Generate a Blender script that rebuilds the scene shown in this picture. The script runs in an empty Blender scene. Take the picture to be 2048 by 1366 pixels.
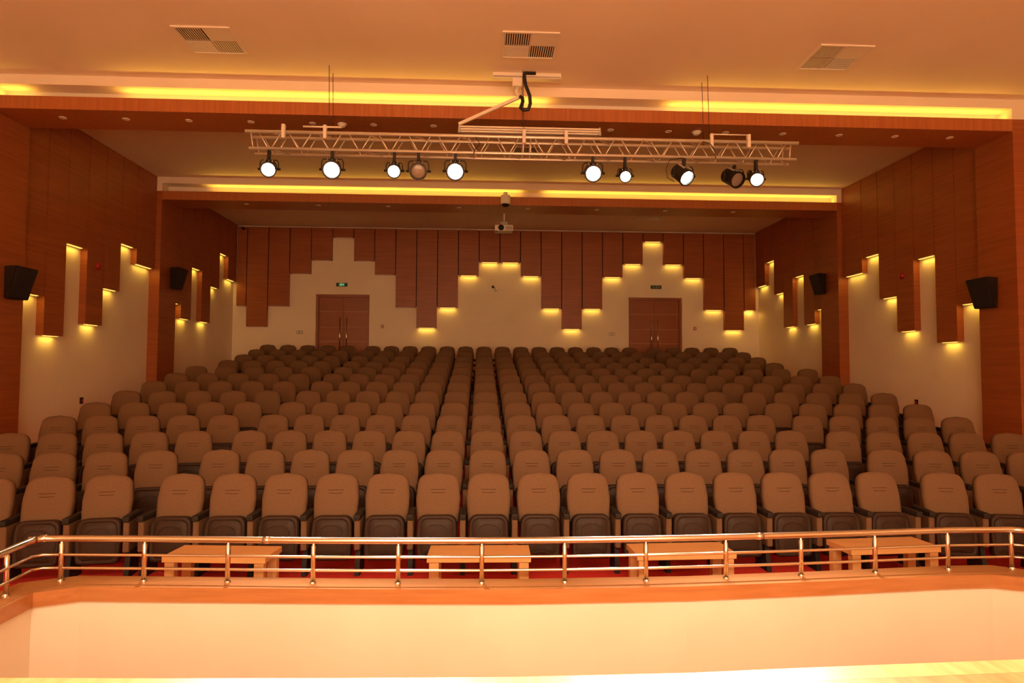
import bpy, bmesh, math, random
from mathutils import Vector, Matrix
random.seed(7)
sc = bpy.context.scene
C = sc.collection
H = 2.1                      # camera height above the carpet of the first row; z below is written relative to the camera unless noted
R = math.radians

# ------------------------------------------------------------------ camera, world, exposure
cam = bpy.data.cameras.new('camera'); co = bpy.data.objects.new('camera', cam); C.objects.link(co)
cam.sensor_width = 36.0; cam.lens = 1300.0 / 2048.0 * 36.0; cam.clip_end = 200
_y, _p, _r = R(2.7454), R(2.6891), R(0.2614)
F = Vector((math.sin(_y)*math.cos(_p), math.cos(_y)*math.cos(_p), math.sin(_p)))
Rt = Vector((math.cos(_y), -math.sin(_y), 0)); Up = Rt.cross(F)
R2 = Rt*math.cos(_r) + Up*math.sin(_r); U2 = -Rt*math.sin(_r) + Up*math.cos(_r)
m = Matrix((R2, U2, -F)).transposed().to_4x4(); m.translation = Vector((0, 0, H)); co.matrix_world = m
sc.camera = co
w = bpy.data.worlds.new('world'); sc.world = w; w.use_nodes = True
w.node_tree.nodes['Background'].inputs[0].default_value = (1.0, .6, .3, 1)
w.node_tree.nodes['Background'].inputs[1].default_value = 0.0
sc.cycles.max_bounces = 8; sc.cycles.diffuse_bounces = 6; sc.cycles.glossy_bounces = 2; sc.cycles.transmission_bounces = 2; sc.cycles.volume_bounces = 0
sc.cycles.caustics_reflective = False; sc.cycles.caustics_refractive = False
vs = sc.view_settings
vs.view_transform = 'Standard'; vs.look = 'None'; vs.gamma = 1.0; vs.use_curve_mapping = False
vs.exposure = 0.0
SPOT_W, SPOT_COL = 11600.0, (1.0, .78, .55)
BATTEN_W, BATTEN_COL = 510.0, (1.0, .77, .50)  # unseen batten, added for direct light from the stage side
COVE_W, LED_COL = 2.9, (1.0, .60, .075)       # per metre of strip
PANEL_W = .98

# ------------------------------------------------------------------ materials
def mat(name, col, rough=.6, metal=0.0, emit=None, strength=0.0, spec=.5):
    M = bpy.data.materials.new(name); M.use_nodes = True
    b = M.node_tree.nodes['Principled BSDF']
    b.inputs['Base Color'].default_value = (*col, 1); b.inputs['Roughness'].default_value = rough
    b.inputs['Metallic'].default_value = metal; b.inputs['Specular IOR Level'].default_value = spec
    if emit:
        b.inputs['Emission Color'].default_value = (*emit, 1); b.inputs['Emission Strength'].default_value = strength
    return M
def noisy(M, c1, c2, scale, stretch=(1, 1, 1), detail=4, lo=.35, hi=.65, bump=0.0, bscale=None, coord='Object'):
    nt = M.node_tree; N = nt.nodes; L = nt.links; b = N['Principled BSDF']
    tc = N.new('ShaderNodeTexCoord'); mp = N.new('ShaderNodeMapping'); mp.inputs['Scale'].default_value = stretch
    nz = N.new('ShaderNodeTexNoise'); nz.inputs['Scale'].default_value = scale; nz.inputs['Detail'].default_value = detail
    cr = N.new('ShaderNodeValToRGB'); cr.color_ramp.elements[0].position = lo; cr.color_ramp.elements[1].position = hi
    cr.color_ramp.elements[0].color = (*c1, 1); cr.color_ramp.elements[1].color = (*c2, 1)
    L.new(tc.outputs[coord], mp.inputs[0]); L.new(mp.outputs[0], nz.inputs[0]); L.new(nz.outputs[0], cr.inputs[0]); L.new(cr.outputs[0], b.inputs['Base Color'])
    if bump:
        bp = N.new('ShaderNodeBump'); bp.inputs['Strength'].default_value = bump; bp.inputs['Distance'].default_value = .004
        n2 = nz
        if bscale:
            n2 = N.new('ShaderNodeTexNoise'); n2.inputs['Scale'].default_value = bscale; L.new(mp.outputs[0], n2.inputs[0])
        L.new(n2.outputs[0], bp.inputs['Height']); L.new(bp.outputs[0], b.inputs['Normal'])
    return M
PAINT = noisy(mat('cream_paint', (.8, .7, .55), .75), (.82, .71, .54), (.86, .75, .58), 1.3)
CEIL = noisy(mat('ceiling_paint', (.8, .7, .58), .8), (.82, .72, .58), (.86, .76, .62), .8)
PITPAINT = noisy(mat('pit_wall_paint', (.84, .76, .6), .45), (.78, .76, .65), (.82, .80, .69), 1.5)
WOOD = noisy(mat('wood_veneer_level_grain', (.42, .17, .06), .42), (.27, .068, .017), (.36, .098, .026), 1.6, (.7, .7, 16), 6, .3, .7)
WOODV = noisy(mat('wood_veneer_upright_grain', (.42, .17, .06), .4), (.36, .11, .03), (.46, .15, .042), 1.6, (18, 6, .6), 6, .3, .7)
WOODP = noisy(mat('beech_veneer', (.6, .28, .11), .28), (.40, .165, .055), (.50, .225, .08), 2.0, (.8, 9, 12), 6, .3, .7)
WOODT = noisy(mat('beech_table', (.6, .28, .11), .35), (.66, .33, .12), (.75, .4, .155), 3.0, (1, 9, 5), 5, .3, .7)
STAGE = noisy(mat('stage_boards', (.4, .16, .06), .3), (.36, .14, .05), (.5, .21, .08), 2.0, (9, .8, 1), 5, .3, .7)
LIP = noisy(mat('stage_lip_wood', (.62, .36, .15), .3), (.46, .22, .075), (.58, .31, .12), 3.0, (7, 1.5, 1), 5, .3, .7)
CARPET = noisy(mat('red_carpet', (.36, .02, .012), .95, spec=.1), (.44, .024, .018), (.64, .04, .03), 90, (1, 1, 1), 3, .3, .7, .5)
FABRIC = noisy(mat('tan_woven_fabric', (.36, .21, .14), .9, spec=.15), (.132, .072, .039), (.173, .096, .052), 160, (1, 1, .5), 3, .3, .7, .35)
CREASE_SHADE = mat('fabric_crease_shade', (.05, .026, .015), .95, spec=.05)  # dark colour stands in for the shadow in the seat back creases
PLASTIC = noisy(mat('dark_brown_plastic', (.085, .05, .038), .55, spec=.25), (.028, .012, .006), (.037, .017, .009), 40)
BLACK = mat('black_plastic', (.02, .014, .011), .6, spec=.2)
BLACKM = mat('black_painted_metal', (.018, .016, .015), .4, .3)
GRILLE = mat('speaker_grille_black', (.012, .011, .011), .7)
STEEL = mat('polished_steel', (.78, .72, .62), .16, 1.0)
ALU = mat('aluminium_tube', (.8, .76, .7), .42, .75)
WHITEM = mat('white_painted_metal', (.78, .72, .63), .45)
VENTSHADE = mat('vent_shaft_shade', (.03, .02, .015), .9)  # dark sheet colour standing in for the shade inside the shaft
GREYM = mat('grey_painted_metal', (.4, .37, .33), .5)
DOORM = noisy(mat('door_veneer', (.3, .1, .035), .4), (.25, .065, .018), (.33, .09, .026), 1.6, (.7, .7, 14), 6, .3, .7)
DOORL = mat('door_groove_inlay', (.5, .24, .1), .5)
SEAM = mat('dark_seam_fill', (.05, .016, .006), .8)  # dark fill: shade put into the panel seams; also colours the ledge core
REDP = mat('red_plastic', (.35, .02, .015), .45)
LENS_ON = mat('lit_lens', (1, 1, 1), .3, emit=(1.0, .93, .8), strength=14)
FROST = mat('frosted_glass', (.6, .52, .42), .3)
LENS_OFF = mat('unlit_lens_glass', (.25, .2, .16), .12)
STRIP_ON = mat('lit_light_strip', (.9, .8, .5), .5, emit=(1.0, .70, .12), strength=1.2)
STRIP_OFF = mat('unlit_light_strip', (.75, .68, .55), .5)
GREEN = mat('exit_sign_green', (.01, .12, .05), .4, emit=(.02, .5, .16), strength=.25)
GREENOFF = mat('unlit_exit_sign_green', (.012, .05, .025), .4)
SIGNWOFF = mat('unlit_exit_sign_pictogram', (.6, .62, .5), .5)
SIGNDARK = mat('exit_sign_housing', (.015, .03, .02), .4)
SIGNW = mat('exit_sign_pictogram', (.7, .8, .7), .5, emit=(.6, 1, .7), strength=.35)
for _m in (LENS_ON, STRIP_ON, GREEN, SIGNW): _m.cycles.emission_sampling = 'NONE'   # the lamp objects do the lighting
CABLE = mat('black_cable', (.012, .012, .012), .5)

# ------------------------------------------------------------------ helpers (mesh z values are world z)
def new(name, me, mt=None, parent=None, label=None, cat=None, group=None, kind=None, smooth=False):
    o = bpy.data.objects.new(name, me); C.objects.link(o)
    if me is not None and mt is not None and not me.materials: me.materials.append(mt)
    if parent is not None: o.parent = parent
    if label: o['label'] = label
    if cat: o['category'] = cat
    if group: o['group'] = group
    if kind: o['kind'] = kind
    if smooth and me is not None:
        for p in me.polygons: p.use_smooth = True
    return o
def thing(name, label, cat, loc=(0, 0, 0), rz=0, group=None):
    o = new(name, None, None, None, label, cat, group); o.location = loc; o.rotation_euler = (0, 0, rz); o.empty_display_size = .1
    return o
def finish(bm, name='mesh'):
    bmesh.ops.recalc_face_normals(bm, faces=bm.faces)
    me = bpy.data.meshes.new(name); bm.to_mesh(me); bm.free(); return me
def abox(bm, x0, x1, y0, y1, z0, z1):
    v = [bm.verts.new(p) for p in ((x0,y0,z0),(x1,y0,z0),(x1,y1,z0),(x0,y1,z0),(x0,y0,z1),(x1,y0,z1),(x1,y1,z1),(x0,y1,z1))]
    for f in ((0,3,2,1),(4,5,6,7),(0,1,5,4),(1,2,6,5),(2,3,7,6),(3,0,4,7)): bm.faces.new([v[i] for i in f])
    return v
def box(x0, x1, y0, y1, z0, z1, bev=0.0, seg=1):
    bm = bmesh.new(); abox(bm, x0, x1, y0, y1, z0, z1)
    if bev: bmesh.ops.bevel(bm, geom=list(bm.edges), offset=bev, segments=seg, affect='EDGES', profile=.6)
    return finish(bm)
def hexa(pts, bev=0.0):
    bm = bmesh.new(); v = [bm.verts.new(p) for p in pts]
    for f in ((0,3,2,1),(4,5,6,7),(0,1,5,4),(1,2,6,5),(2,3,7,6),(3,0,4,7)): bm.faces.new([v[i] for i in f])
    if bev: bmesh.ops.bevel(bm, geom=list(bm.edges), offset=bev, segments=2, affect='EDGES')
    return finish(bm)
def atube(bm, pts, r, n=10, cap=True):
    pts = [Vector(p) for p in pts]; rings = []
    ref = None
    for i, p in enumerate(pts):
        if i == 0: t = (pts[1]-p)
        elif i == len(pts)-1: t = (p-pts[i-1])
        else: t = ((pts[i+1]-p).normalized() + (p-pts[i-1]).normalized())
        t.normalize()
        if ref is None: ref = Vector((0, 0, 1)) if abs(t.z) < .9 else Vector((1, 0, 0))
        a = t.cross(ref).normalized(); b = a.cross(t).normalized(); ref = b
        k = 1.0
        if 0 < i < len(pts)-1:
            c = max(.5, (pts[i+1]-p).normalized().dot(t)); k = 1/c
        rr = r[i] if isinstance(r, (list, tuple)) else r
        rings.append([bm.verts.new(p + a*math.cos(2*math.pi*j/n)*rr*k + b*math.sin(2*math.pi*j/n)*rr) for j in range(n)])
    for q in range(len(rings)-1):
        for j in range(n): bm.faces.new((rings[q][j], rings[q][(j+1) % n], rings[q+1][(j+1) % n], rings[q+1][j]))
    if cap: bm.faces.new(rings[0][::-1]); bm.faces.new(rings[-1])
def tube(pts, r, n=10):
    bm = bmesh.new(); atube(bm, pts, r, n); me = finish(bm)
    for p in me.polygons: p.use_smooth = len(p.vertices) == 4
    return me
def lathe(prof, n=20, axis='z', centre=(0, 0, 0)):
    """prof: list of (radius, height)"""
    bm = bmesh.new(); rings = []
    for r, h in prof:
        ring = []
        for j in range(n):
            a = 2*math.pi*j/n; p = (r*math.cos(a), r*math.sin(a), h)
            if axis == 'y': p = (p[0], p[2], p[1])
            ring.append(bm.verts.new(Vector(p)+Vector(centre)))
        rings.append(ring)
    for q in range(len(rings)-1):
        for j in range(n): bm.faces.new((rings[q][j], rings[q][(j+1) % n], rings[q+1][(j+1) % n], rings[q+1][j]))
    bm.faces.new(rings[0][::-1]); bm.faces.new(rings[-1])
    return finish(bm)
def strip_prism(inner, outer, z0, z1):
    """a closed wall between two polylines of equal length, from z0 to z1"""
    bm = bmesh.new(); n = len(inner)
    v = [[bm.verts.new((p[0], p[1], z)) for p in L] for L in (inner, outer) for z in (z0, z1)]
    a0, a1, b0, b1 = v
    for i in range(n-1):
        bm.faces.new((a0[i], a0[i+1], a1[i+1], a1[i])); bm.faces.new((b0[i], b1[i], b1[i+1], b0[i+1]))
        bm.faces.new((a1[i], a1[i+1], b1[i+1], b1[i])); bm.faces.new((a0[i], b0[i], b0[i+1], a0[i+1]))
    bm.faces.new((a0[0], a1[0], b1[0], b0[0])); bm.faces.new((a0[-1], b0[-1], b1[-1], a1[-1]))
    return finish(bm)
def area_light(name, loc, sx, sy, watts, col, rot, parent=None, spread=math.pi):
    d = bpy.data.lights.new(name, 'AREA'); d.shape = 'RECTANGLE'; d.size = sx; d.size_y = sy; d.energy = watts; d.color = col; d.spread = spread
    o = bpy.data.objects.new(name, d); C.objects.link(o); o.location = loc; o.rotation_euler = rot
    if parent is not None: o.parent = parent
    return o

# ------------------------------------------------------------------ dimensions
XL, XR = -7.66, 8.90             # side walls
XM = .635                        # centre line of the seating
PR = .13                         # how far the wood panels stand off the wall
ZC = 4.5 + H                     # ceiling
YB = 20.4                        # back wall
YS = -6.0                        # rear wall of the stage
Y1, DY = 6.984, .9988            # first row, row spacing
ZT = [-1.079,-.944,-.799,-.645,-.498,-.34,-.182,-.034,.119,.269,.43,.594,.758]
ROWZ = [z + 1.02 + .059 for z in ZT]            # floor height of each row (world)
ROWZ = [z + H - 1.02 - (ZT[0] + H - 1.02) for z in ZT]
P1, P2, PD = 10.05, 15.3, .82    # fronts of the two portal frames, their depth
PI_L, PI_R = -7.42, 8.66         # inner faces of the pillars
ZST, ZWT, ZWB = 4.35+H, 4.17+H, 3.97+H
ZSTG = -1.55 + H                 # stage floor

# ------------------------------------------------------------------ floor: terraced carpet
def terraces():
    bm = bmesh.new(); t = math.tan(R(9))
    def line(y, z): return [bm.verts.new(p) for p in ((XL, y-4.2*t, z), (-3.46, y, z), (4.73, y, z), (XR, y-4.17*t, z))]
    z = 0.0
    prev = None
    for r in range(1, 13):
        y = Y1 + r*DY - .52
        a = line(y, z); b = line(y, ROWZ[r])
        if r == 1:
            ym = y - .14*t
            for q in (((XL, 3.4), (-3.6, 3.4), (-3.6, ym), (XL, y-4.2*t)), [(-3.6, 5.6), (-3.3, 5.68), (-1.05, 5.53), (.27, 5.47), (1.73, 5.5), (2.95, 5.6), (4.17, 5.72), (4.58, 5.73), (4.87, 5.6), (4.87, ym), (4.73, y), (-3.46, y), (-3.6, ym)], ((4.87, 3.4), (XR, 3.4), (XR, y-4.17*t), (4.87, ym))):
                bm.faces.new([bm.verts.new((*c, 0)) for c in q])
        for p, q in ((prev, a), (a, b)):
            if p is None: continue
            for i in range(3): bm.faces.new((p[i], p[i+1], q[i+1], q[i]))
        prev = b; z = ROWZ[r]
    e = [bm.verts.new(p) for p in ((XL, YB, z), (-3.46, YB, z), (4.73, YB, z), (XR, YB, z))]
    for i in range(3): bm.faces.new((prev[i], prev[i+1], e[i+1], e[i]))
    return finish(bm)
new('floor', terraces(), CARPET, kind='structure', label='red carpet on the stepped seating floor')

# ------------------------------------------------------------------ ceiling, walls
new('ceiling', box(XL-.2, XR+.2, YS-.2, YB+.2, ZC, ZC+.15), CEIL, kind='structure', label='warm cream painted ceiling')
wl = new('wall_left', box(XL-.15, XL, YS, YB+.15, -2.0, ZC), PAINT, kind='structure', label='cream side wall with hanging wood panels')
wr = new('wall_right', box(XR, XR+.15, YS, YB+.15, -2.0, ZC), PAINT, kind='structure', label='cream side wall with hanging wood panels')
new('wall_front', box(XL-.15, XR+.15, YS-.15, YS, -2.0, ZC), PAINT, kind='structure', label='plain wall at the rear of the stage')
# back wall with two door openings
DR = [(-5.13, -3.48), (4.69, 6.41)]; DTOP = 2.39 + H; ZB13 = ROWZ[12]
def backwall():
    bm = bmesh.new(); xs = [XL, DR[0][0], DR[0][1], DR[1][0], DR[1][1], XR]
    for i in range(5):
        abox(bm, xs[i], xs[i+1], YB, YB+.3, (DTOP if i in (1, 3) else -.5), ZC)
    return finish(bm)
wb = new('wall_back', backwall(), PAINT, kind='structure', label='cream back wall with stepped wood panels')

def light_under(parent, x0, x1, y0, y1, z, wall_dir, on=True):
    """a short light strip let into the underside of a panel; wall_dir points to the wall"""
    lx, ly = (x1-x0), (y1-y0)
    new('light_strip', box(x0, x1, y0, y1, z-.012, z-.001), STRIP_ON if on else STRIP_OFF, parent)
    if on:
        area_light('panel_light', ((x0+x1)/2, (y0+y1)/2, z-.016), max(lx, .02), max(ly, .02), PANEL_W, LED_COL,
                   (R(4)*wall_dir[1], -R(4)*wall_dir[0], 0), parent)
def side_panels(wall, X, s, edges, bottoms):
    """s=+1: left wall (panels stand toward +X), -1: right wall"""
    for i, zb in enumerate(bottoms):
        a, b = edges[i]+.011, edges[i+1]-.011
        x0, x1 = sorted((X, X+s*PR)); z = zb + H
        p = new('wood_panel', box(x0, x1, a, b, z, ZC-.004), WOOD, wall)
        q0, q1 = sorted((X+s*.055, X+s*.1))
        light_under(p, q0, q1, a+.09, b-.09, z, (-s, 0))
        if i:
            c0, c1 = sorted((X, X+s*.08)); new('seam_shade_strip', box(c0, c1, edges[i]-.0105, edges[i]+.0105, max(zb, bottoms[i-1])+H+.03, ZC-.004), SEAM, wall)
EB = [10.87, 11.54, 12.10, 12.71, 13.28, 13.87, 14.48, 15.29]; ZBt = [1.27, .60, 2.31, .88, 1.64, 2.66, 2.33]
EC = [16.12, 16.64, 17.22, 17.82, 18.41, 19.0, 19.6, 20.26]; ZCt = [1.66, 1.31, 2.69, 1.32, 2.35, 3.40, 2.73]
for wall, X, s in ((wl, XL, 1), (wr, XR, -1)):
    side_panels(wall, X, s, EB, ZBt); side_panels(wall, X, s, EC, ZCt)
    # dark strips in the seams stand in for shade over the cream wall
lv = dict(A=4.165, B=3.44, C=3.015, D=2.0, E=1.36)
pat = 'DEDCBABCDEDCBBCDEDCBABCDED'
xs = [XL+PR+.004] + [-7.22+.65*i for i in range(25)] + [XR-PR-.004]
for i, k in enumerate(pat):
    a, b = xs[i]+.014, xs[i+1]-.014; z = lv[k] + H
    p = new('wood_panel', box(a, b, YB-PR, YB, z, ZC-.05), WOOD, wb)
    if i: new('seam_shade_strip', box(xs[i]-.0135, xs[i]+.0135, YB-.07, YB, max(lv[k], lv[pat[i-1]])+H+.03, ZC-.05), SEAM, wb)  # dark strip added for the shade between back panels
    light_under(p, a+.07, b-.07, YB-.1, YB-.055, z, (0, 1), on=(i >= 9))
new('trim_1', box(XL+PR, XR-PR, YB-.05, YB, ZC-.05, ZC), WHITEM, kind='structure', label='thin pale cornice along the top of the back wall')

# ------------------------------------------------------------------ portal frames (pillars + beam + lit cove)
def portal(name, label, y, lit, dim, z0):
    o = new(name, None, None, kind='structure', label=label)
    for x0, x1 in ((XL, PI_L), (PI_R, XR)):
        new('pillar', box(x0, x1, y, y+PD, z0, ZWT), WOOD, o)
    new('beam', box(PI_L, PI_R, y, y+PD, ZWB, ZWT), WOODV, o)
    new('bulkhead', box(XL, XR, y, y+PD, ZST, ZC), CEIL, o)
    new('cove_back', box(PI_L, PI_R, y+.3, y+PD, ZWT, ZST), CEIL, o)
    for x0, x1 in ((XL, PI_L), (PI_R, XR)):
        new('cove_end', box(x0, x1, y, y+PD, ZWT, ZST), CEIL, o)
    for on, segs in ((True, lit), (False, dim)):
        for x0, x1 in segs:
            new('light_strip', box(x0, x1, y+.185, y+.215, ZWT, ZWT+.012), STRIP_ON if on else STRIP_OFF, o)
            if on:
                area_light('cove_light', ((x0+x1)/2, y+.2, ZWT+.016), x1-x0, .03, COVE_W*(x1-x0), LED_COL, (R(180+30), 0, 0), o, R(165))
    return o
portal('portal_frame', 'wood veneered portal frame nearest the stage with lit cove above', P1, [(-7.42, -7.0), (-5.6, 1.05), (3.0, 8.64)], [(-7.0, -5.6), (1.05, 3.0)], .4)
portal('portal_frame', 'wood veneered portal frame halfway down the hall with lit cove above', P2, [(-6.4, .95), (1.5, 8.64)], [(-7.42, -6.4), (.95, 1.5)], 1.0)

# ------------------------------------------------------------------ doors
for n, (x0, x1) in enumerate(DR):
    d = new('door_%d' % (n+1), None, None, kind='structure', label='reddish wood double door in the back wall, %s of the seating' % ('left' if n == 0 else 'right'))
    yf = YB + .17
    new('door_frame', box(x0, x0+.06, YB+.1, YB+.3, ZB13, DTOP), DOORM, d); new('door_frame', box(x1-.06, x1, YB+.1, YB+.3, ZB13, DTOP), DOORM, d)
    new('door_frame', box(x0+.06, x1-.06, YB+.1, YB+.3, DTOP-.07, DTOP), DOORM, d)
    xm = (x0+x1)/2; xs2 = ((x0+.063, xm-.003), (xm+.003, x1-.063))
    for k, (a, b) in enumerate(xs2):
        lf = new('door_leaf', box(a, b, yf, yf+.05, ZB13+.01, DTOP-.073), DOORM, d)
        for zz in (.48, .93, 1.38, 1.87): new('inlay_line', box(a+.02, b-.02, yf-.004, yf+.002, zz+H-.008, zz+H+.008), DOORL, lf)
        hx = b-.1 if k == 0 else a+.1
        new('handle', tube([(hx, yf-.06, .55+H), (hx, yf-.06, 1.68+H)], .016, 8), STEEL, lf)
        for zz in (.65, 1.58): new('handle_standoff', tube([(hx, yf-.06, zz+H), (hx, yf, zz+H)], .01, 6), STEEL, lf)
    new('door_back', box(x0, x1, YB+.3, YB+.34, ZB13, DTOP), BLACK, d)

# ------------------------------------------------------------------ stage, pit, parapet
edge = [(XL, 3.62), (-4.2, 3.54), (-2.41, 3.47), (-1.53, 3.43), (-.65, 3.4), (.17, 3.38), (1.08, 3.39), (1.82, 3.43), (2.97, 3.48), (4.6, 3.56), (XR, 3.66)]
lip_in = [(x, y-.145) for x, y in edge]
sf = new('stage_floor', strip_prism([(x, YS) for x, y in edge], lip_in, ZSTG-.06, ZSTG), STAGE, kind='structure', label='polished reddish board floor of the stage')
new('edge_board', strip_prism([(x, y+.002) for x, y in lip_in], edge, ZSTG-.06, ZSTG), LIP, sf)
new('stage_front', strip_prism([(x, y-.06) for x, y in edge], [(x, y-.03) for x, y in edge], -1.2, ZSTG-.06), WOOD, sf)
new('pit_floor', box(-3.9, 5.2, 3.2, 6.0, -1.25, -1.2), STAGE, kind='structure', label='wood floor of the sunken pit before the stage')
front = [(-3.5, 3.47), (-3.5, 5.37), (-3.22, 5.5), (-1.04, 5.37), (.26, 5.315), (1.7, 5.34), (2.91, 5.435), (4.1, 5.55), (4.48, 5.565), (4.76, 5.44), (4.76, 3.5)]
back = [(-3.78, 3.47), (-3.78, 5.62), (-3.4, 5.8), (-1.07, 5.645), (.28, 5.585), (1.76, 5.61), (3.0, 5.71), (4.24, 5.83), (4.68, 5.84), (5.04, 5.6), (5.04, 3.5)]
ZL = -1.75 + H
lerp = lambda A, B, t: [(a[0]+(b[0]-a[0])*t, a[1]+(b[1]-a[1])*t) for a, b in zip(A, B)]
pw = new('parapet_wall', strip_prism(lerp(front, back, .09), lerp(front, back, .95), -1.2, ZL-.115), PITPAINT, kind='structure', label='cream low wall around the pit, capped with wood')
new('ledge_board', strip_prism(lerp(front, back, .155), back, ZL-.03, ZL), WOODP, pw)
new('nosing_board', strip_prism(front, lerp(front, back, .14), ZL-.03, ZL), WOODP, pw)
new('ledge_core', strip_prism(lerp(front, back, .09), lerp(front, back, .98), ZL-.115, ZL-.03), SEAM, pw)
splits = [0, 1, 2, 5, 7, 9, 10]     # separate fascia boards
fin = lerp(front, back, .085)
fm = (.24, 5.316)
for a, b in ((0, 1), (1, 2), (2, 4), (4, 6), (6, 8), (8, 9), (9, 10)):
    new('fascia_board', strip_prism(front[a:b+1], fin[a:b+1], ZL-.115, ZL-.0305), WOODP, pw)

# railing
posts = [(-3.64, 3.75), (-3.64, 4.5), (-3.66, 5.30), (-3.47, 5.655), (-2.78, 5.62), (-2.08, 5.57), (-1.37, 5.52), (-.67, 5.49), (.02, 5.475), (.71, 5.475), (1.4, 5.49), (2.1, 5.53), (2.78, 5.58), (3.48, 5.645), (4.19, 5.71), (4.79, 5.72), (4.91, 5.0), (4.91, 4.2), (4.91, 3.75)]
path = [(-3.64, 3.6), (-3.64, 5.2), (-3.675, 5.60), (-3.62, 5.66)] + posts[3:16] + [(4.87, 5.69), (4.91, 5.6), (4.91, 3.6)]
zr, zm1, zm2 = -1.4+H, -1.534+H, -1.643+H
rl = thing('railing', 'polished steel tube railing on the wooden pit ledge', 'railing', (.6, 5.5, ZL))
off = Vector((.6, 5.5, ZL))
def rel(pts): return [tuple(Vector(p)-off) for p in pts]
new('top_rail', tube(rel([(x, y, zr) for x, y in path]), .027, 14), STEEL, rl)
for z in (zm1, zm2): new('mid_rail', tube(rel([(x, y, z) for x, y in path]), .0115, 10), STEEL, rl)
pm = lathe([(.02, 0), (.02, zr-ZL-.045), (.012, zr-ZL-.035), (.012, zr-ZL)], 12)
bmh = lathe([(.027, 0), (.027, .006), (.0235, .012), (.0212, .018)], 14)
for p in pm.polygons: p.use_smooth = True
pm.materials.append(STEEL); bmh.materials.append(STEEL)
for x, y in posts:
    p = new('post', pm, None, rl); p.location = (x-off.x, y-off.y, 0)
    q = new('post_base', bmh, None, p)
for i, z, r in ((2, zr, .0305), (3, zr, .0305), (6, zr, .0295), (12, zr, .0295)):
    a = Vector((*path[i], z)); b = Vector((*path[i+1], z)); d = (b-a).normalized()
    c = a + (b-a)*.45 if i > 3 else a
    new('sleeve_joint', tube(rel([c-d*.03, c+d*.03]), r, 14), STEEL, rl)

# ------------------------------------------------------------------ seats
def ring_solid(outline, centre, rings):
    """outline: list of (u,v); rings: list of (inset, depth); builds a closed cushion-like solid in x/z with y = depth"""
    cu, cv = centre; hw = max(abs(p[0]-cu) for p in outline); hv = max(abs(p[1]-cv) for p in outline)
    bm = bmesh.new(); R_ = []
    for ins, dep in rings:
        R_.append([bm.verts.new((cu+(u-cu)*(hw-ins)/hw, dep, cv+(v-cv)*(hv-ins)/hv)) for u, v in outline])
    n = len(outline)
    for q in range(len(R_)-1):
        for j in range(n): bm.faces.new((R_[q][j], R_[q][(j+1) % n], R_[q+1][(j+1) % n], R_[q+1][j]))
    bm.faces.new(R_[0][::-1]); bm.faces.new(R_[-1])
    return bm
def rounded(hb, hm, ht, h, rt, rb, arch=.0, n=5):
    """rounded trapezoid outline: half widths at bottom, middle, top; height; corner radii"""
    P = []
    def corner(cx, cz, r, a0, a1):
        for i in range(n+1):
            a = R(a0+(a1-a0)*i/n); P.append((cx+r*math.cos(a), cz+r*math.sin(a)))
    corner(hb-rb, rb, rb, -90, 0)
    P.append((hm, h*.5))
    corner(ht-rt, h-arch-rt, rt, 0, 90)
    if arch: P.append((0, h))
    L = [(-u, v) for u, v in P if abs(u) > 1e-6][::-1]
    return P + L
BACK_T = R(14)
def back_mesh():
    o = rounded(.222, .236, .222, .53, .115, .03, .014, 6)
    bm = ring_solid(o, (0, .26), [(.02, .10), (0, .085), (0, .04), (.006, .022), (.022, .008), (.05, .0), (.11, -.005)])
    bmesh.ops.transform(bm, matrix=Matrix.Translation((0, -.012, .505)) @ Matrix.Rotation(-BACK_T, 4, 'X'), verts=bm.verts)
    me = finish(bm); me.materials.append(FABRIC)
    for p in me.polygons: p.use_smooth = True
    return me
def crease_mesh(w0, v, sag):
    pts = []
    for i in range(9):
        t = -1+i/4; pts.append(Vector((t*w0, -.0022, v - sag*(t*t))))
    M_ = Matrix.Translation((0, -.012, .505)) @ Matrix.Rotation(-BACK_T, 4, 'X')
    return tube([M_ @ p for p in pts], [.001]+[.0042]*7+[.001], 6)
def pan_mesh():
    o = rounded(.2, .212, .205, .45, .085, .05, 0, 5)
    bm = ring_solid(o, (0, .225), [(.03, .105), (0, .09), (0, .02), (.008, .004), (.02, 0), (.034, 0), (.038, .007), (.044, .007), (.05, .001), (.1, -.004), (.16, -.006)])
    bmesh.ops.transform(bm, matrix=Matrix.Translation((0, -.165, .16)) @ Matrix.Rotation(-R(6), 4, 'X'), verts=bm.verts)
    me = finish(bm); me.materials.append(PLASTIC)
    for p in me.polygons: p.use_smooth = True
    return me
def pan_ridge():
    M_ = Matrix.Translation((0, -.165, .16)) @ Matrix.Rotation(-R(6), 4, 'X')
    bm = bmesh.new()
    atube(bm, [M_ @ Vector((.115*math.cos(2*math.pi*i/24), -.006, .28+.075*math.sin(2*math.pi*i/24))) for i in range(25)], .0045, 5, False)
    return finish(bm)
def pan_wave(v):
    M_ = Matrix.Translation((0, -.165, .16)) @ Matrix.Rotation(-R(6), 4, 'X')
    return tube([M_ @ Vector((t*.12, -.005, v+.012*math.cos(t*3.1))) for t in [-1+i/5 for i in range(11)]], .004, 5)
B_ME, P_ME = back_mesh(), pan_mesh()
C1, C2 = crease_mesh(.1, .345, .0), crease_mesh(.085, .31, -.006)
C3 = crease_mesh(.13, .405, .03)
for c in (C1, C2, C3): c.materials.append(CREASE_SHADE)
RI_ME, W1, W2 = pan_ridge(), pan_wave(.1), pan_wave(.065)
for c in (RI_ME, W1, W2): c.materials.append(PLASTIC)
SP = .27
ARM = box(-SP-.034, -SP+.034, -.2, .2, .575, .632, .014, 2); ARM.materials.append(BLACK)
SIDE = box(-SP-.029, -SP+.029, -.175, .17, .27, .575, .008, 1); SIDE.materials.append(FABRIC)
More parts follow.
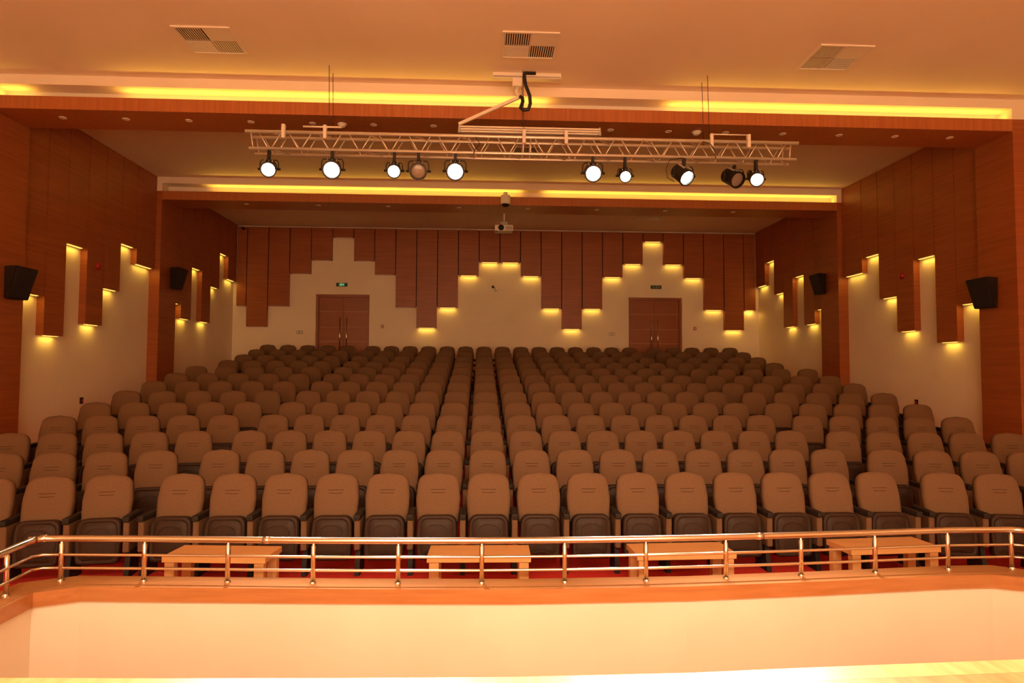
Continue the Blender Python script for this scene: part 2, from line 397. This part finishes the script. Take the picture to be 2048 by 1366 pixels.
FOOT = hexa([(-SP-.024,-.15,0),(-SP+.024,-.15,0),(-SP+.024,.16,0),(-SP-.024,.16,0),(-SP-.024,-.09,.27),(-SP+.024,-.09,.27),(-SP+.024,.13,.27),(-SP-.024,.13,.27)]); FOOT.materials.append(BLACK)
SHELL = None
BASE = hexa([(-.2,-.02,.3),(.2,-.02,.3),(.2,.09,.3),(-.2,.09,.3),(-.215,-.0,.5),(.215,-.0,.5),(.215,.11,.52),(-.215,.11,.52)]); BASE.materials.append(BLACK)
ORD = ['first', 'second', 'third', 'fourth', 'fifth', 'sixth', 'seventh', 'eighth', 'ninth', 'tenth', 'eleventh', 'twelfth', 'thirteenth', 'fourteenth', 'fifteenth']
GRP = 'fixed seats of the auditorium'
def seat(x, y, z, rz, label, row, ends):
    t = thing('auditorium_seat', label, 'seat', (x, y, z), rz, GRP)
    b = new('backrest', B_ME, None, t)
    p = new('seat_pan', P_ME, None, t)
    if row <= 4:
        for c in (C1, C2): new('crease_shade', c, None, b)
    if row <= 3:
        new('ridge', RI_ME, None, p)
        if row <= 1: new('ridge', W1, None, p); new('ridge', W2, None, p)
    if row <= 9: new('back_bracket', BASE, None, t)
    for dx in ends:
        o = [new('armrest', ARM, None, t)]
        if row <= 8: o.append(new('side_panel', SIDE, None, t))
        o.append(new('foot', FOOT, None, t))
        for q in o: q.location.x = dx
    return t
SIDE_EX = [0, 0, 0, .02, .08, .13, .15, .2, .23, -.07, -.07, -.05, -.02]
TH = R(9)
for r in range(13):
    y, z = Y1 + r*DY, ROWZ[r]; rn = ORD[r]
    for c in range(15):
        seat(XM+(c-7)*.54, y, z, 0, '%s seat from the left in the centre block, %s row from the railing' % (ORD[c], rn), r+1, (0,) if c < 14 else (0, 2*SP))
    pitch = .55 + SIDE_EX[r]/4
    for s, nm in ((-1, 'left'), (1, 'right')):
        for k in range(5):
            d = .70 - .0 + 0
            x = XM + s*(7*.54 + .70 + k*pitch*math.cos(TH)); yy = y - (.06 + (k+.0)*pitch*math.sin(TH))
            ends = (0,) if s < 0 else (2*SP,)
            if k == 0: ends = (0, 2*SP)
            if s < 0 and k == 0: ends = (0, 2*SP)
            seat(x, yy, z, -s*TH, '%s seat from the centre block in the %s side block, %s row from the railing' % (ORD[k], nm, rn), r+1, ends)

# ------------------------------------------------------------------ coffee tables between railing and first row
def table(label, x, y, rz):
    t = thing('coffee_table', label, 'table', (x, y, 0), rz, 'low tables before the first row')
    new('table_top', box(-.48, .48, -.2, .2, .345, .4, .003), WOODT, t)
    for sx in (-1, 1):
        for sy in (-1, 1):
            a, b = sorted((sx*.46, sx*.37)); c, d = sorted((sy*.185, sy*.115))
            new('leg', box(a, b, c, d, 0, .345, .002), WOODT, t)
table('low beech table behind the railing, farthest left of four', -2.41, 6.34, R(-4.5))
table('low beech table behind the railing, second from the left', 0, 6.28, R(-1))
table('low beech table behind the railing, second from the right', 1.945, 6.31, R(2))
table('low beech table behind the railing, farthest right of four', 4.05, 6.44, R(5))

# ------------------------------------------------------------------ lighting truss
tr = thing('lighting_truss', 'aluminium box truss hung below the ceiling carrying stage lights', 'truss', (.67, 9.6, 3.235+H))
TX0, TX1, TY, TZ0, TZ1 = -3.45, 4.79, 9.6, 3.235+H, 3.485+H
tofs = Vector((.67, 9.6, 3.235+H))
def trel(*p): return [tuple(Vector(q)-tofs) for q in p]
for yy in (9.49, 9.74):
    new('chord', tube(trel((TX0, yy, TZ1), (TX1, yy, TZ1)), .026, 10), ALU, tr)
    new('chord', tube(trel((TX0+.06, yy, TZ0), (TX1-.04, yy, TZ0)), .024, 10), ALU, tr)
NB = 19
def braces(yy, xa, xb, n, z0, z1):
    step = (xb-xa)/n
    for i in range(n):
        a = xa + i*step
        new('brace', tube(trel((a+.05, yy, z1), (a+step*.5-.02, yy, z0)), .009, 6), ALU, tr)
        new('brace', tube(trel((a+step*.5+.02, yy, z0), (a+step-.05, yy, z1)), .009, 6), ALU, tr)
for yy in (9.49, 9.74):
    braces(yy, TX0+.14, .6, 9, TZ0, TZ1); braces(yy, .72, TX1-.14, 9, TZ0, TZ1)
    for xx in (TX0+.1, .61, .72, TX1-.12): new('brace', tube(trel((xx-.02 if xx < 0 else xx, yy, TZ1), (xx+.02 if xx < 0 else xx-.02 if xx > 2 else xx, yy, TZ0)), .009, 6), ALU, tr)
for i in range(12):
    xx = TX0+.3+i*.69
    new('brace', tube(trel((xx, 9.49, TZ0), (xx+.3, 9.74, TZ0)), .008, 6), ALU, tr)
    new('brace', tube(trel((xx, 9.49, TZ1), (xx+.3, 9.74, TZ1)), .008, 6), ALU, tr)
for xx in (-2.24, .62, 3.42):
    for yy in (9.49, 9.74):
        new('cable', tube(trel((xx, yy, TZ1), (xx-.02, yy, ZC)), .005, 5), BLACKM, tr)
for xx in (-2.9, -2.3, .62, 1.25, 3.45, 4.02):
    new('clamp', box(*[v-o for v, o in zip((xx-.026, xx+.026), (tofs.x,)*2)], 9.455-tofs.y, 9.525-tofs.y, TZ1-.09-tofs.z, TZ1+.115-tofs.z, .008), WHITEM, tr)
new('hanger_bar', tube(trel((-2.62, 9.49, TZ1+.09), (-2.06, 9.49, TZ1+.09)), .014, 8), WHITEM, tr)
new('hanger_bar', tube(trel((3.45, 9.49, TZ1+.11), (4.02, 9.49, TZ1+.11)), .01, 8), WHITEM, tr)

# stage lights hanging below the truss
def stage_light(label, x, zc, lit, rad, tilt, pan, watts=1.0, aim=1.2, yy=9.49):
    """housing axis points to -Y (toward the stage), tilted down; x, zc: lens centre"""
    t = thing('stage_light', label, 'stage light', (x, yy, TZ0), 0, 'stage lights on the truss')
    yoke_z = zc - TZ0
    Mx = Matrix.Translation((0, 0, yoke_z)) @ Matrix.Rotation(R(pan), 4, 'Z') @ Matrix.Rotation(R(tilt), 4, 'X')
    def tf(me):
        me.transform(Mx); return me
    h = lathe([(rad*.62, .24), (rad*.95, .2), (rad*1.02, .02), (rad*1.02, -.06), (rad*1.1, -.065), (rad*1.1, -.085), (rad*.93, -.085), (rad*.9, -.06)], 20, 'y')
    ho = new('housing', tf(h), BLACKM, t)
    for k in range(3):
        new('cooling_fin', tf(box(-rad*.5+k*rad*.5-.006, -rad*.5+k*rad*.5+.006, .0, .17, rad*.93, rad*1.12)), GREYM, ho)
    new('lens', tf(lathe([(rad*.3, -.075), (rad*.7, -.068), (rad*.9, -.058), (rad*.9, -.05)], 20, 'y')), LENS_ON if lit else LENS_OFF, t)
    w_ = rad*1.25
    pts = [(-w_, .02, yoke_z), (-w_, .02, yoke_z+rad*.9), (-w_*.85, .02, yoke_z+rad*1.25), (w_*.85, .02, yoke_z+rad*1.25), (w_, .02, yoke_z+rad*.9), (w_, .02, yoke_z)]
    new('yoke', tube(pts, .009, 6), BLACKM, t)
    for s in (-1, 1): new('yoke_knob', tube([(s*w_*.8, .02, yoke_z), (s*(w_+.03), .02, yoke_z)], .018, 8), BLACKM, t)
    new('clamp', box(-.02, .02, -.03, .04, yoke_z+rad*1.25, -.023, .005), BLACKM, t)
    if lit:
        d = bpy.data.lights.new('stage_spot', 'SPOT'); d.energy = SPOT_W*watts*(1.0 if aim < 0 else .5); d.color = SPOT_COL; d.spot_size = R(52); d.spot_blend = .75; d.shadow_soft_size = rad*.7
        lo = bpy.data.objects.new('stage_spot', d); C.objects.link(lo); lo.parent = t
        lo.location = Mx @ Vector((0, -.14, 0))
        tgt = Vector((XM + (x-XM)*.6, aim, ZSTG + (1.2 if aim < -2 else 0))); src = Vector((x, yy, TZ0)) + lo.location
        lo.rotation_euler = (tgt-src).to_track_quat('-Z', 'Y').to_euler()
    return t
stage_light('glowing stage light at the far left end of the truss', -3.1, 2.94+H, True, .105, 27, 12)
stage_light('large blazing stage light, second lit one from the left', -2.19, 2.95+H, True, .125, 25, 8, 1.6, -6)
stage_light('smaller lit stage light just left of an unlit one', -1.29, 2.95+H, True, .095, 28, 5, .8)
stage_light('unlit round stage light between two lit ones left of centre', -.935, 2.95+H, False, .12, 22, 4)
stage_light('large blazing stage light left of the truss middle', -.395, 2.96+H, True, .125, 25, 2, 1.6, -6)
stage_light('large blazing stage light right of the truss middle', 1.65, 2.97+H, True, .12, 25, -4, 1.6, -6)
stage_light('small lit stage light beside the large one right of middle', 2.135, 2.94+H, True, .085, 30, -7, .6)
stage_light('lit stage light with black barrel and looping cable', 3.03, 2.95+H, True, .115, 38, 24, .6)
stage_light('unlit stage light beside the rightmost lit one', 3.9, 3.0+H, False, .12, 30, 18, yy=9.74)
stage_light('lit stage light at the far right of the truss', 4.13, 2.93+H, True, .1, 28, -12, .9)
# added batten of wash lights, unseen behind the camera, lighting pit wall and rows
bt = thing('unseen_batten', 'black pipe batten added over the stage, out of view', 'batten', (XM, -1.5, 4.05+H))
new('pipe', tube([(-5.2, 0, 0), (5.2, 0, 0)], .025, 10), BLACKM, bt)
for xx in (-4.5, 0, 4.5): new('cable', tube([(xx, 0, 0), (xx, 0, .44)], .006, 6), BLACKM, bt)
BL_H = lathe([(.08, .22), (.12, .18), (.13, -.06), (.14, -.08), (.12, -.08)], 18, 'y'); BL_L = lathe([(.04, -.072), (.09, -.066), (.117, -.055), (.117, -.05)], 18, 'y')
BL_H.transform(Matrix.Rotation(R(180-46), 4, 'X')); BL_L.transform(Matrix.Rotation(R(180-46), 4, 'X')); BL_H.materials.append(BLACKM); BL_L.materials.append(LENS_ON)
for i in range(5):
    xx = XM - 3.2 + 1.6*i
    t = thing('added_wash_light', '%s added wash light from the left on the unseen stage batten' % ['first', 'second', 'third', 'fourth', 'fifth'][i], 'stage light', (xx, -1.5, 3.8+H), 0, 'added wash lights on the unseen stage batten')
    new('housing', BL_H, None, t); new('lens', BL_L, None, t)
    new('clamp', box(-.03, .03, -.03, .03, .12, .224, .003), BLACKM, t)
    d = bpy.data.lights.new('added_wash_spot', 'SPOT'); d.energy = BATTEN_W; d.color = BATTEN_COL; d.spot_size = R(74); d.spot_blend = 1.0; d.shadow_soft_size = .1
    lo = bpy.data.objects.new('added_wash_spot', d); C.objects.link(lo); lo.parent = t
    src = Vector((xx, -1.5, 3.8+H)); tgt = Vector((XM+(xx-XM)*.8, 4.6, -2.2+H)); dv = (tgt-src).normalized()
    lo.location = dv*.16; lo.rotation_euler = dv.to_track_quat('-Z', 'Y').to_euler()
def loop_cable(label, pts):
    o = new('power_cable', tube(pts, .006, 6), CABLE, None, label, 'cable')
loop_cable('thin black cable looping down beside the barrel light', [(3.0, 9.46, TZ0-.02), (2.8, 9.45, TZ0-.06), (2.74, 9.45, TZ0-.2), (2.77, 9.46, TZ0-.33), (2.88, 9.5, TZ0-.37)])
loop_cable('thin black cable sagging across the right part of the truss', [(3.3, 9.445, TZ1-.02), (3.42, 9.44, TZ1-.06), (3.48, 9.44, TZ0+.1), (3.5, 9.445, TZ0-.02)])
loop_cable('thin black cable hanging against the truss just left of its middle', [(-.1, 9.445, TZ1-.03), (-.03, 9.44, TZ0+.12), (-.1, 9.44, TZ0+.04), (-.13, 9.445, TZ0-.03)])

# ceiling rail, arm and folded bars above the truss middle
AY, AK = 9.6, 9.6/9.4
ha = thing('folding_arm', 'white folding ceiling arm with stacked bars above the truss', 'ceiling arm', (.66, AY, ZC), 0)
def hp(x, dy, z): return (x*AK-.66, dy, min(z*AK, 4.5)-4.5)
def hb(x0, x1, d0, d1, z0, z1, bev=.004):
    a, b = hp(x0, d0, z0), hp(x1, d1, z1); return box(a[0], b[0], d0, d1, a[2], b[2], bev)
new('ceiling_rail', hb(.15, 1.16, -.04, .06, 4.325, 4.41), WHITEM, ha)
new('rail_track', hb(.16, 1.15, -.052, -.04, 4.335, 4.352, .0), GREYM, ha)
new('carriage', hb(.44, .58, -.055, .075, 4.20, 4.325), WHITEM, ha)
new('bracket', tube([hp(.52, 0, 4.21), hp(.50, 0, 4.12), hp(.54, 0, 4.06)], .028, 8), WHITEM, ha)
new('arm', hexa([hp(-.34, -.025, 3.605), hp(.56, -.025, 4.035), hp(.56, .025, 4.035), hp(-.34, .025, 3.605), hp(-.355, -.025, 3.645), hp(.545, -.025, 4.08), hp(.545, .025, 4.08), hp(-.355, .025, 3.645)], .005), WHITEM, ha)
for k, z in enumerate((3.597, 3.561, 3.525)):
    new('folded_bar', hb(-.33+.01*k, 1.73-.01*k, -.035, .035, z-.023, z), WHITEM, ha)
for xx in (-.335, 1.735):
    new('bar_hinge', hexa([hp(xx-.022, -.03, 3.495), hp(xx+.022, -.03, 3.495), hp(xx+.022, .03, 3.495), hp(xx-.022, .03, 3.495), hp(xx-.012, -.03, 3.615), hp(xx+.012, -.03, 3.615), hp(xx+.012, .03, 3.615), hp(xx-.012, .03, 3.615)], .004), GREYM, ha)
new('cable', tube([hp(*p) for p in ((.78, -.06, 4.395), (.62, -.06, 4.39), (.61, -.07, 4.33), (.63, -.075, 4.2), (.69, -.075, 4.05), (.70, -.075, 3.93), (.67, -.075, 3.84), (.60, -.075, 3.83), (.56, -.07, 3.87), (.59, -.06, 3.96), (.585, -.05, 4.02), (.55, -.03, 4.05))], .028, 8), CABLE, ha)

# ------------------------------------------------------------------ ceiling vents
def vent(label, x, y, kinds, w_=.38, d_=.36):
    t = thing('ceiling_vent', label, 'air vent', (x, y, ZC), 0, 'air vents in the ceiling')
    fr = bmesh.new()
    for a in ((-w_, w_, -d_, -d_+.03), (-w_, w_, d_-.03, d_), (-w_, -w_+.03, -d_+.03, d_-.03), (w_-.03, w_, -d_+.03, d_-.03)): abox(fr, *a, -.02, -.001)
    new('vent_frame', finish(fr), WHITEM, t)
    q = 0
    for sy in (-1, 1):
        for sx in (-1, 1):
            x0, x1 = sorted((sx*.008, sx*(w_-.03))); y0, y1 = sorted((sy*.008, sy*(d_-.03)))
            k = kinds[q]; q += 1
            if k == 'p':
                new('blank_plate', box(x0, x1, y0, y1, -.016, -.002), WHITEM, t); continue
            new('shaft_shade', box(x0, x1, y0, y1, -.003, -.001), VENTSHADE, t)  # flat dark sheet in place of a deep, shaded opening
            bm = bmesh.new(); n = 11
            for i in range(n):
                f = (i+.15)/n; g = (i+.15+(.4 if k in 'vh' else .62))/n
                if k in 'vV': a = x0+(x1-x0)*f; b = x0+(x1-x0)*g; abox(bm, a, b, y0, y1, -.012, -.007)
                else: a = y0+(y1-y0)*f; b = y0+(y1-y0)*g; abox(bm, x0, x1, a, b, -.012, -.007)
            new('louvre', finish(bm), WHITEM, t, kind='stuff')
vent('square ceiling vent with four louvre quarters, left of the folding arm', -3.7, 8.84, 'vpHV')
vent('square ceiling vent directly above the folding arm', .64, 8.73, 'vpHv')
vent('square ceiling vent, right of the folding arm', 5.0, 8.83, 'VpVh')
vent('small dim ceiling vent seen through the middle of truss', .88, 13.0, 'vvvv', .28, .25)
vent('dim ceiling vent above the projector near the back wall', .58, 18.2, 'HpHH')
vent('dim ceiling vent right of the projector near the back wall', 4.85, 18.4, 'HHpH')

# ------------------------------------------------------------------ downlights and detectors in the beam soffits
DLm = lathe([(.055, 0), (.055, -.006), (.044, -.01), (.041, -.004)], 20); DLl = lathe([(.04, -.001), (.038, -.006), (.015, -.012), (.004, -.014)], 16)
DLm.materials.append(WHITEM); DLl.materials.append(FROST)
dlx = [-6.6, -5.63, -4.66, -3.69, -2.72, -1.75, -.79, .17, 1.14, 2.1, 3.06, 4.02, 4.98, 5.94, 6.9, 7.85]
for i, x in enumerate(dlx):
    t = thing('downlight', '%s small unlit downlight from the left under the nearer beam' % (ORD[i] if i < 15 else 'sixteenth'), 'downlight', (x, P1+.34, ZWB), 0, 'downlights under the nearer beam')
    new('trim_ring', DLm, None, t); new('lens', DLl, None, t)
for x, n in ((-2.25, 'left of the truss middle'), (3.53, 'right of the truss middle')):
    t = thing('smoke_detector', 'white smoke detector under the nearer beam, %s' % n, 'smoke detector', (x, P1+.34, ZWB))
    new('base', lathe([(.075, 0), (.075, -.015), (.06, -.03)], 18), WHITEM, t); new('sensor_head', lathe([(.055, -.03), (.045, -.05), (.02, -.06)], 18), WHITEM, t)
for i, x in enumerate((-5.6, -3.9, -2.25, -.55, 1.12, 2.8, 4.5, 6.2)):
    t = thing('downlight', '%s small unlit downlight from the left under the farther beam' % ORD[i], 'downlight', (x, P2+.3, ZWB), 0, 'downlights under the farther beam')
    new('trim_ring', DLm, None, t); new('lens', DLl, None, t)

# ------------------------------------------------------------------ projector and camera under/at the farther beam
YP = 15.6
t = thing('projector', 'white projector on a slim pole below the farther beam', 'projector', (.57, 16.35, ZC))
def pz(v): return v + H - ZC
k_ = 16.35/YP
new('ceiling_plate', box(-.1, .1, -.1, .1, -.02, 0), WHITEM, t)
new('pole', tube([(0, 0, -.02), (0, 0, pz(3.78))], .02, 10), WHITEM, t)
new('bracket', box(-.09, .09, -.09, .09, pz(3.70), pz(3.80), .015), GREYM, t)
b = new('body', box(-.24, .22, -.16, .18, pz(3.55), pz(3.70), .018, 2), WHITEM, t)
new('lens', lathe([(.068, 0), (.072, -.03), (.06, -.045), (.045, -.03)], 18, 'y', (-.08, -.16, pz(3.625))), BLACK, t)
new('front_grille', box(.03, .2, -.166, -.155, pz(3.58), pz(3.67)), GREYM, t)
new('foot_knob', box(-.22, -.19, -.15, -.12, pz(3.52), pz(3.55)), BLACK, t)
t = thing('surveillance_camera', 'white canister camera fixed on the farther beam above the projector', 'camera', (.56, P2, 4.06+H))
new('bracket', box(-.05, .05, -.1, 0, .1, .2, .01), WHITEM, t)
new('housing', lathe([(.028, .18), (.035, .12), (.108, .1), (.118, .075), (.118, -.1), (.1, -.11)], 20, 'z', (0, -.14, 0)), WHITEM, t)
new('dome', lathe([(.095, -.1), (.085, -.135), (.05, -.165), (.015, -.172)], 18, 'z', (0, -.14, 0)), BLACK, t)
t = thing('surveillance_camera', 'tiny camera in the upper left corner of the back wall', 'camera', (-7.3, YB-PR, 4.36+H))
new('mount', tube([(0, 0, .05), (0, -.06, .03)], .02, 8), GREYM, t); new('housing', box(-.04, .04, -.22, -.04, -.03, .04, .012), BLACKM, t)
t = thing('surveillance_camera', 'tiny dark camera in the middle of the back wall', 'camera', (.42, YB, 2.62+H))
new('mount', lathe([(.045, 0), (.04, -.03), (.02, -.05)], 12, 'y', (-.05, 0, .06)), BLACKM, t); new('arm', tube([(-.05, -.04, .06), (.04, -.1, -.02)], .012, 6), BLACKM, t)
new('housing', box(.01, .08, -.2, -.08, -.08, 0, .012), WHITEM, t)

# ------------------------------------------------------------------ wall speakers
def speaker(label, s, y, z, k=1.0):
    """s=+1 on the left pillar, -1 on the right; sits on the inner face of a pillar"""
    X = PI_L if s > 0 else PI_R
    t = thing('wall_speaker', label, 'speaker', (X, y, z), 0, 'black speakers on the pillars')
    d0, dt, db = .03, .27*k, .15*k
    hh, wt, wb_ = .25*k, .25*k, .22*k
    P = [(s*d0, -wb_*.7, -hh), (s*db, -wb_, -hh), (s*db, wb_, -hh), (s*d0, wb_*.7, -hh), (s*d0, -wt*.7, hh), (s*dt, -wt, hh), (s*dt, wt, hh), (s*d0, wt*.7, hh)]
    new('cabinet', hexa(P, .008), BLACK, t)
    e = .012
    G = [(s*(db-.0), -wb_+.02, -hh+.02), (s*(db+e), -wb_+.02, -hh+.02), (s*(db+e), wb_-.02, -hh+.02), (s*db, wb_-.02, -hh+.02), (s*dt, -wt+.02, hh-.02), (s*(dt+e), -wt+.02, hh-.02), (s*(dt+e), wt-.02, hh-.02), (s*dt, wt-.02, hh-.02)]
    new('grille', hexa(G, .003), GRILLE, t)
    new('wall_bracket', box(*sorted((0, s*.06)), -.05, .05, -.08, .08), BLACKM, t)
speaker('black wall speaker on the near left wooden pillar', 1, 10.55, 1.36+H)
speaker('black wall speaker on the near right wooden pillar', -1, 10.58, 1.37+H)
speaker('black wall speaker on the far left wooden pillar', 1, 15.9, 2.2+H)
speaker('black wall speaker on the far right wooden pillar', -1, 15.95, 2.25+H)

# ------------------------------------------------------------------ small wall fittings
def plate(label, x, y, z, n=2, mt=GREYM):
    t = thing('switch_plate', label, 'switch', (x, y, z), 0, 'switch plates on the back wall')
    for k in range(n):
        cx = (k-(n-1)/2)*.1
        a = new('cover', box(cx-.045, cx+.045, -.014, 0, -.05, .05, .004), mt, t); new('rocker', box(cx-.024, cx+.024, -.02, -.013, -.028, .028, .002), WHITEM, a)
plate('double switch plate left of the left door', -5.61, YB, 1.2+H)
plate('single control plate right of the left door', -3.07, YB, 1.4+H, 1, REDP)
plate('double switch plate left of the right door', 4.15, YB, 1.22+H)
plate('single control plate right of the right door', 6.82, YB, 1.41+H, 1, REDP)
for s, X, n in ((1, XL, 'left'), (-1, XR, 'right')):
    t = thing('wall_socket', 'small dark socket low on the %s cream wall' % n, 'socket', (X, 12.9, -.585+H), 0)
    new('cover', box(*sorted((0, s*.02)), -.045, .045, -.06, .06, .004), BLACK, t); new('insert', box(*sorted((s*.018, s*.026)), -.025, .025, -.03, .03), REDP, t)
    Xp = X + s*PR
    t = thing('alarm_sounder', 'round red alarm sounder on a %s wall wood panel' % n, 'alarm', (Xp, 13.055, 2.04+H), 0)
    m1 = lathe([(.06, 0), (.06, .03), (.045, .05), (.02, .06)], 18); m1.transform(Matrix.Rotation(R(90*s), 4, 'Y'))
    new('base', box(*sorted((0, s*.015)), -.07, .07, -.07, .07, .004), REDP, t); new('sounder', m1, REDP, t)
def exit_sign(label, x, z, style):
    t = thing('exit_sign', label, 'exit sign', (x, YB, z), 0, 'exit signs over the back doors')
    new('housing', box(-.17, .17, -.035, 0, -.055, .055, .005), SIGNDARK, t)
    new('panel_face', box(-.085 if style == 0 else -.16, .085 if style == 0 else .16, -.039, -.034, -.048, .048), GREEN if style == 0 else GREENOFF, t)
    bm = bmesh.new(); y0, y1 = -.043, -.038
    def quad(pts):
        a = [bm.verts.new((px, y0, pz_)) for px, pz_ in pts]; b = [bm.verts.new((px, y1, pz_)) for px, pz_ in pts]
        bm.faces.new(a); bm.faces.new(b[::-1])
        for i in range(len(pts)): bm.faces.new((a[i], b[i], b[(i+1) % len(pts)], a[(i+1) % len(pts)]))
    def man(cx):
        quad([(cx+.008, .026), (cx+.022, .026), (cx+.022, .04), (cx+.008, .04)])
        quad([(cx-.008, -.004), (cx+.008, -.004), (cx+.016, .022), (cx, .022)])
        quad([(cx+.014, .02), (cx+.034, .004), (cx+.03, -.002), (cx+.01, .012)]); quad([(cx, .02), (cx-.024, .012), (cx-.022, .004), (cx, .012)])
        quad([(cx-.006, -.004), (cx-.028, -.022), (cx-.04, -.018), (cx-.042, -.026), (cx-.026, -.03), (cx+.004, -.006)])
        quad([(cx, -.004), (cx+.02, -.018), (cx+.008, -.042), (cx+.018, -.042), (cx+.03, -.016), (cx+.008, -.002)])
    def arrow(cx, s):
        quad([(cx-s*.03, -.008), (cx+s*.005, -.008), (cx+s*.005, .008), (cx-s*.03, .008)][::s]); quad([(cx+s*.005, -.024), (cx+s*.03, 0), (cx+s*.005, .024)][::s])
    if style == 0: man(-.02); arrow(.05, 1)
    else: man(0); arrow(-.09, -1); arrow(.09, 1)
    new('pictogram', finish(bm), SIGNW if style == 0 else SIGNWOFF, t)
exit_sign('green running man exit sign above the left door', -4.34, 2.695+H, 0)
exit_sign('dark green exit sign with arrows above the right door', 5.57, 2.725+H, 1)
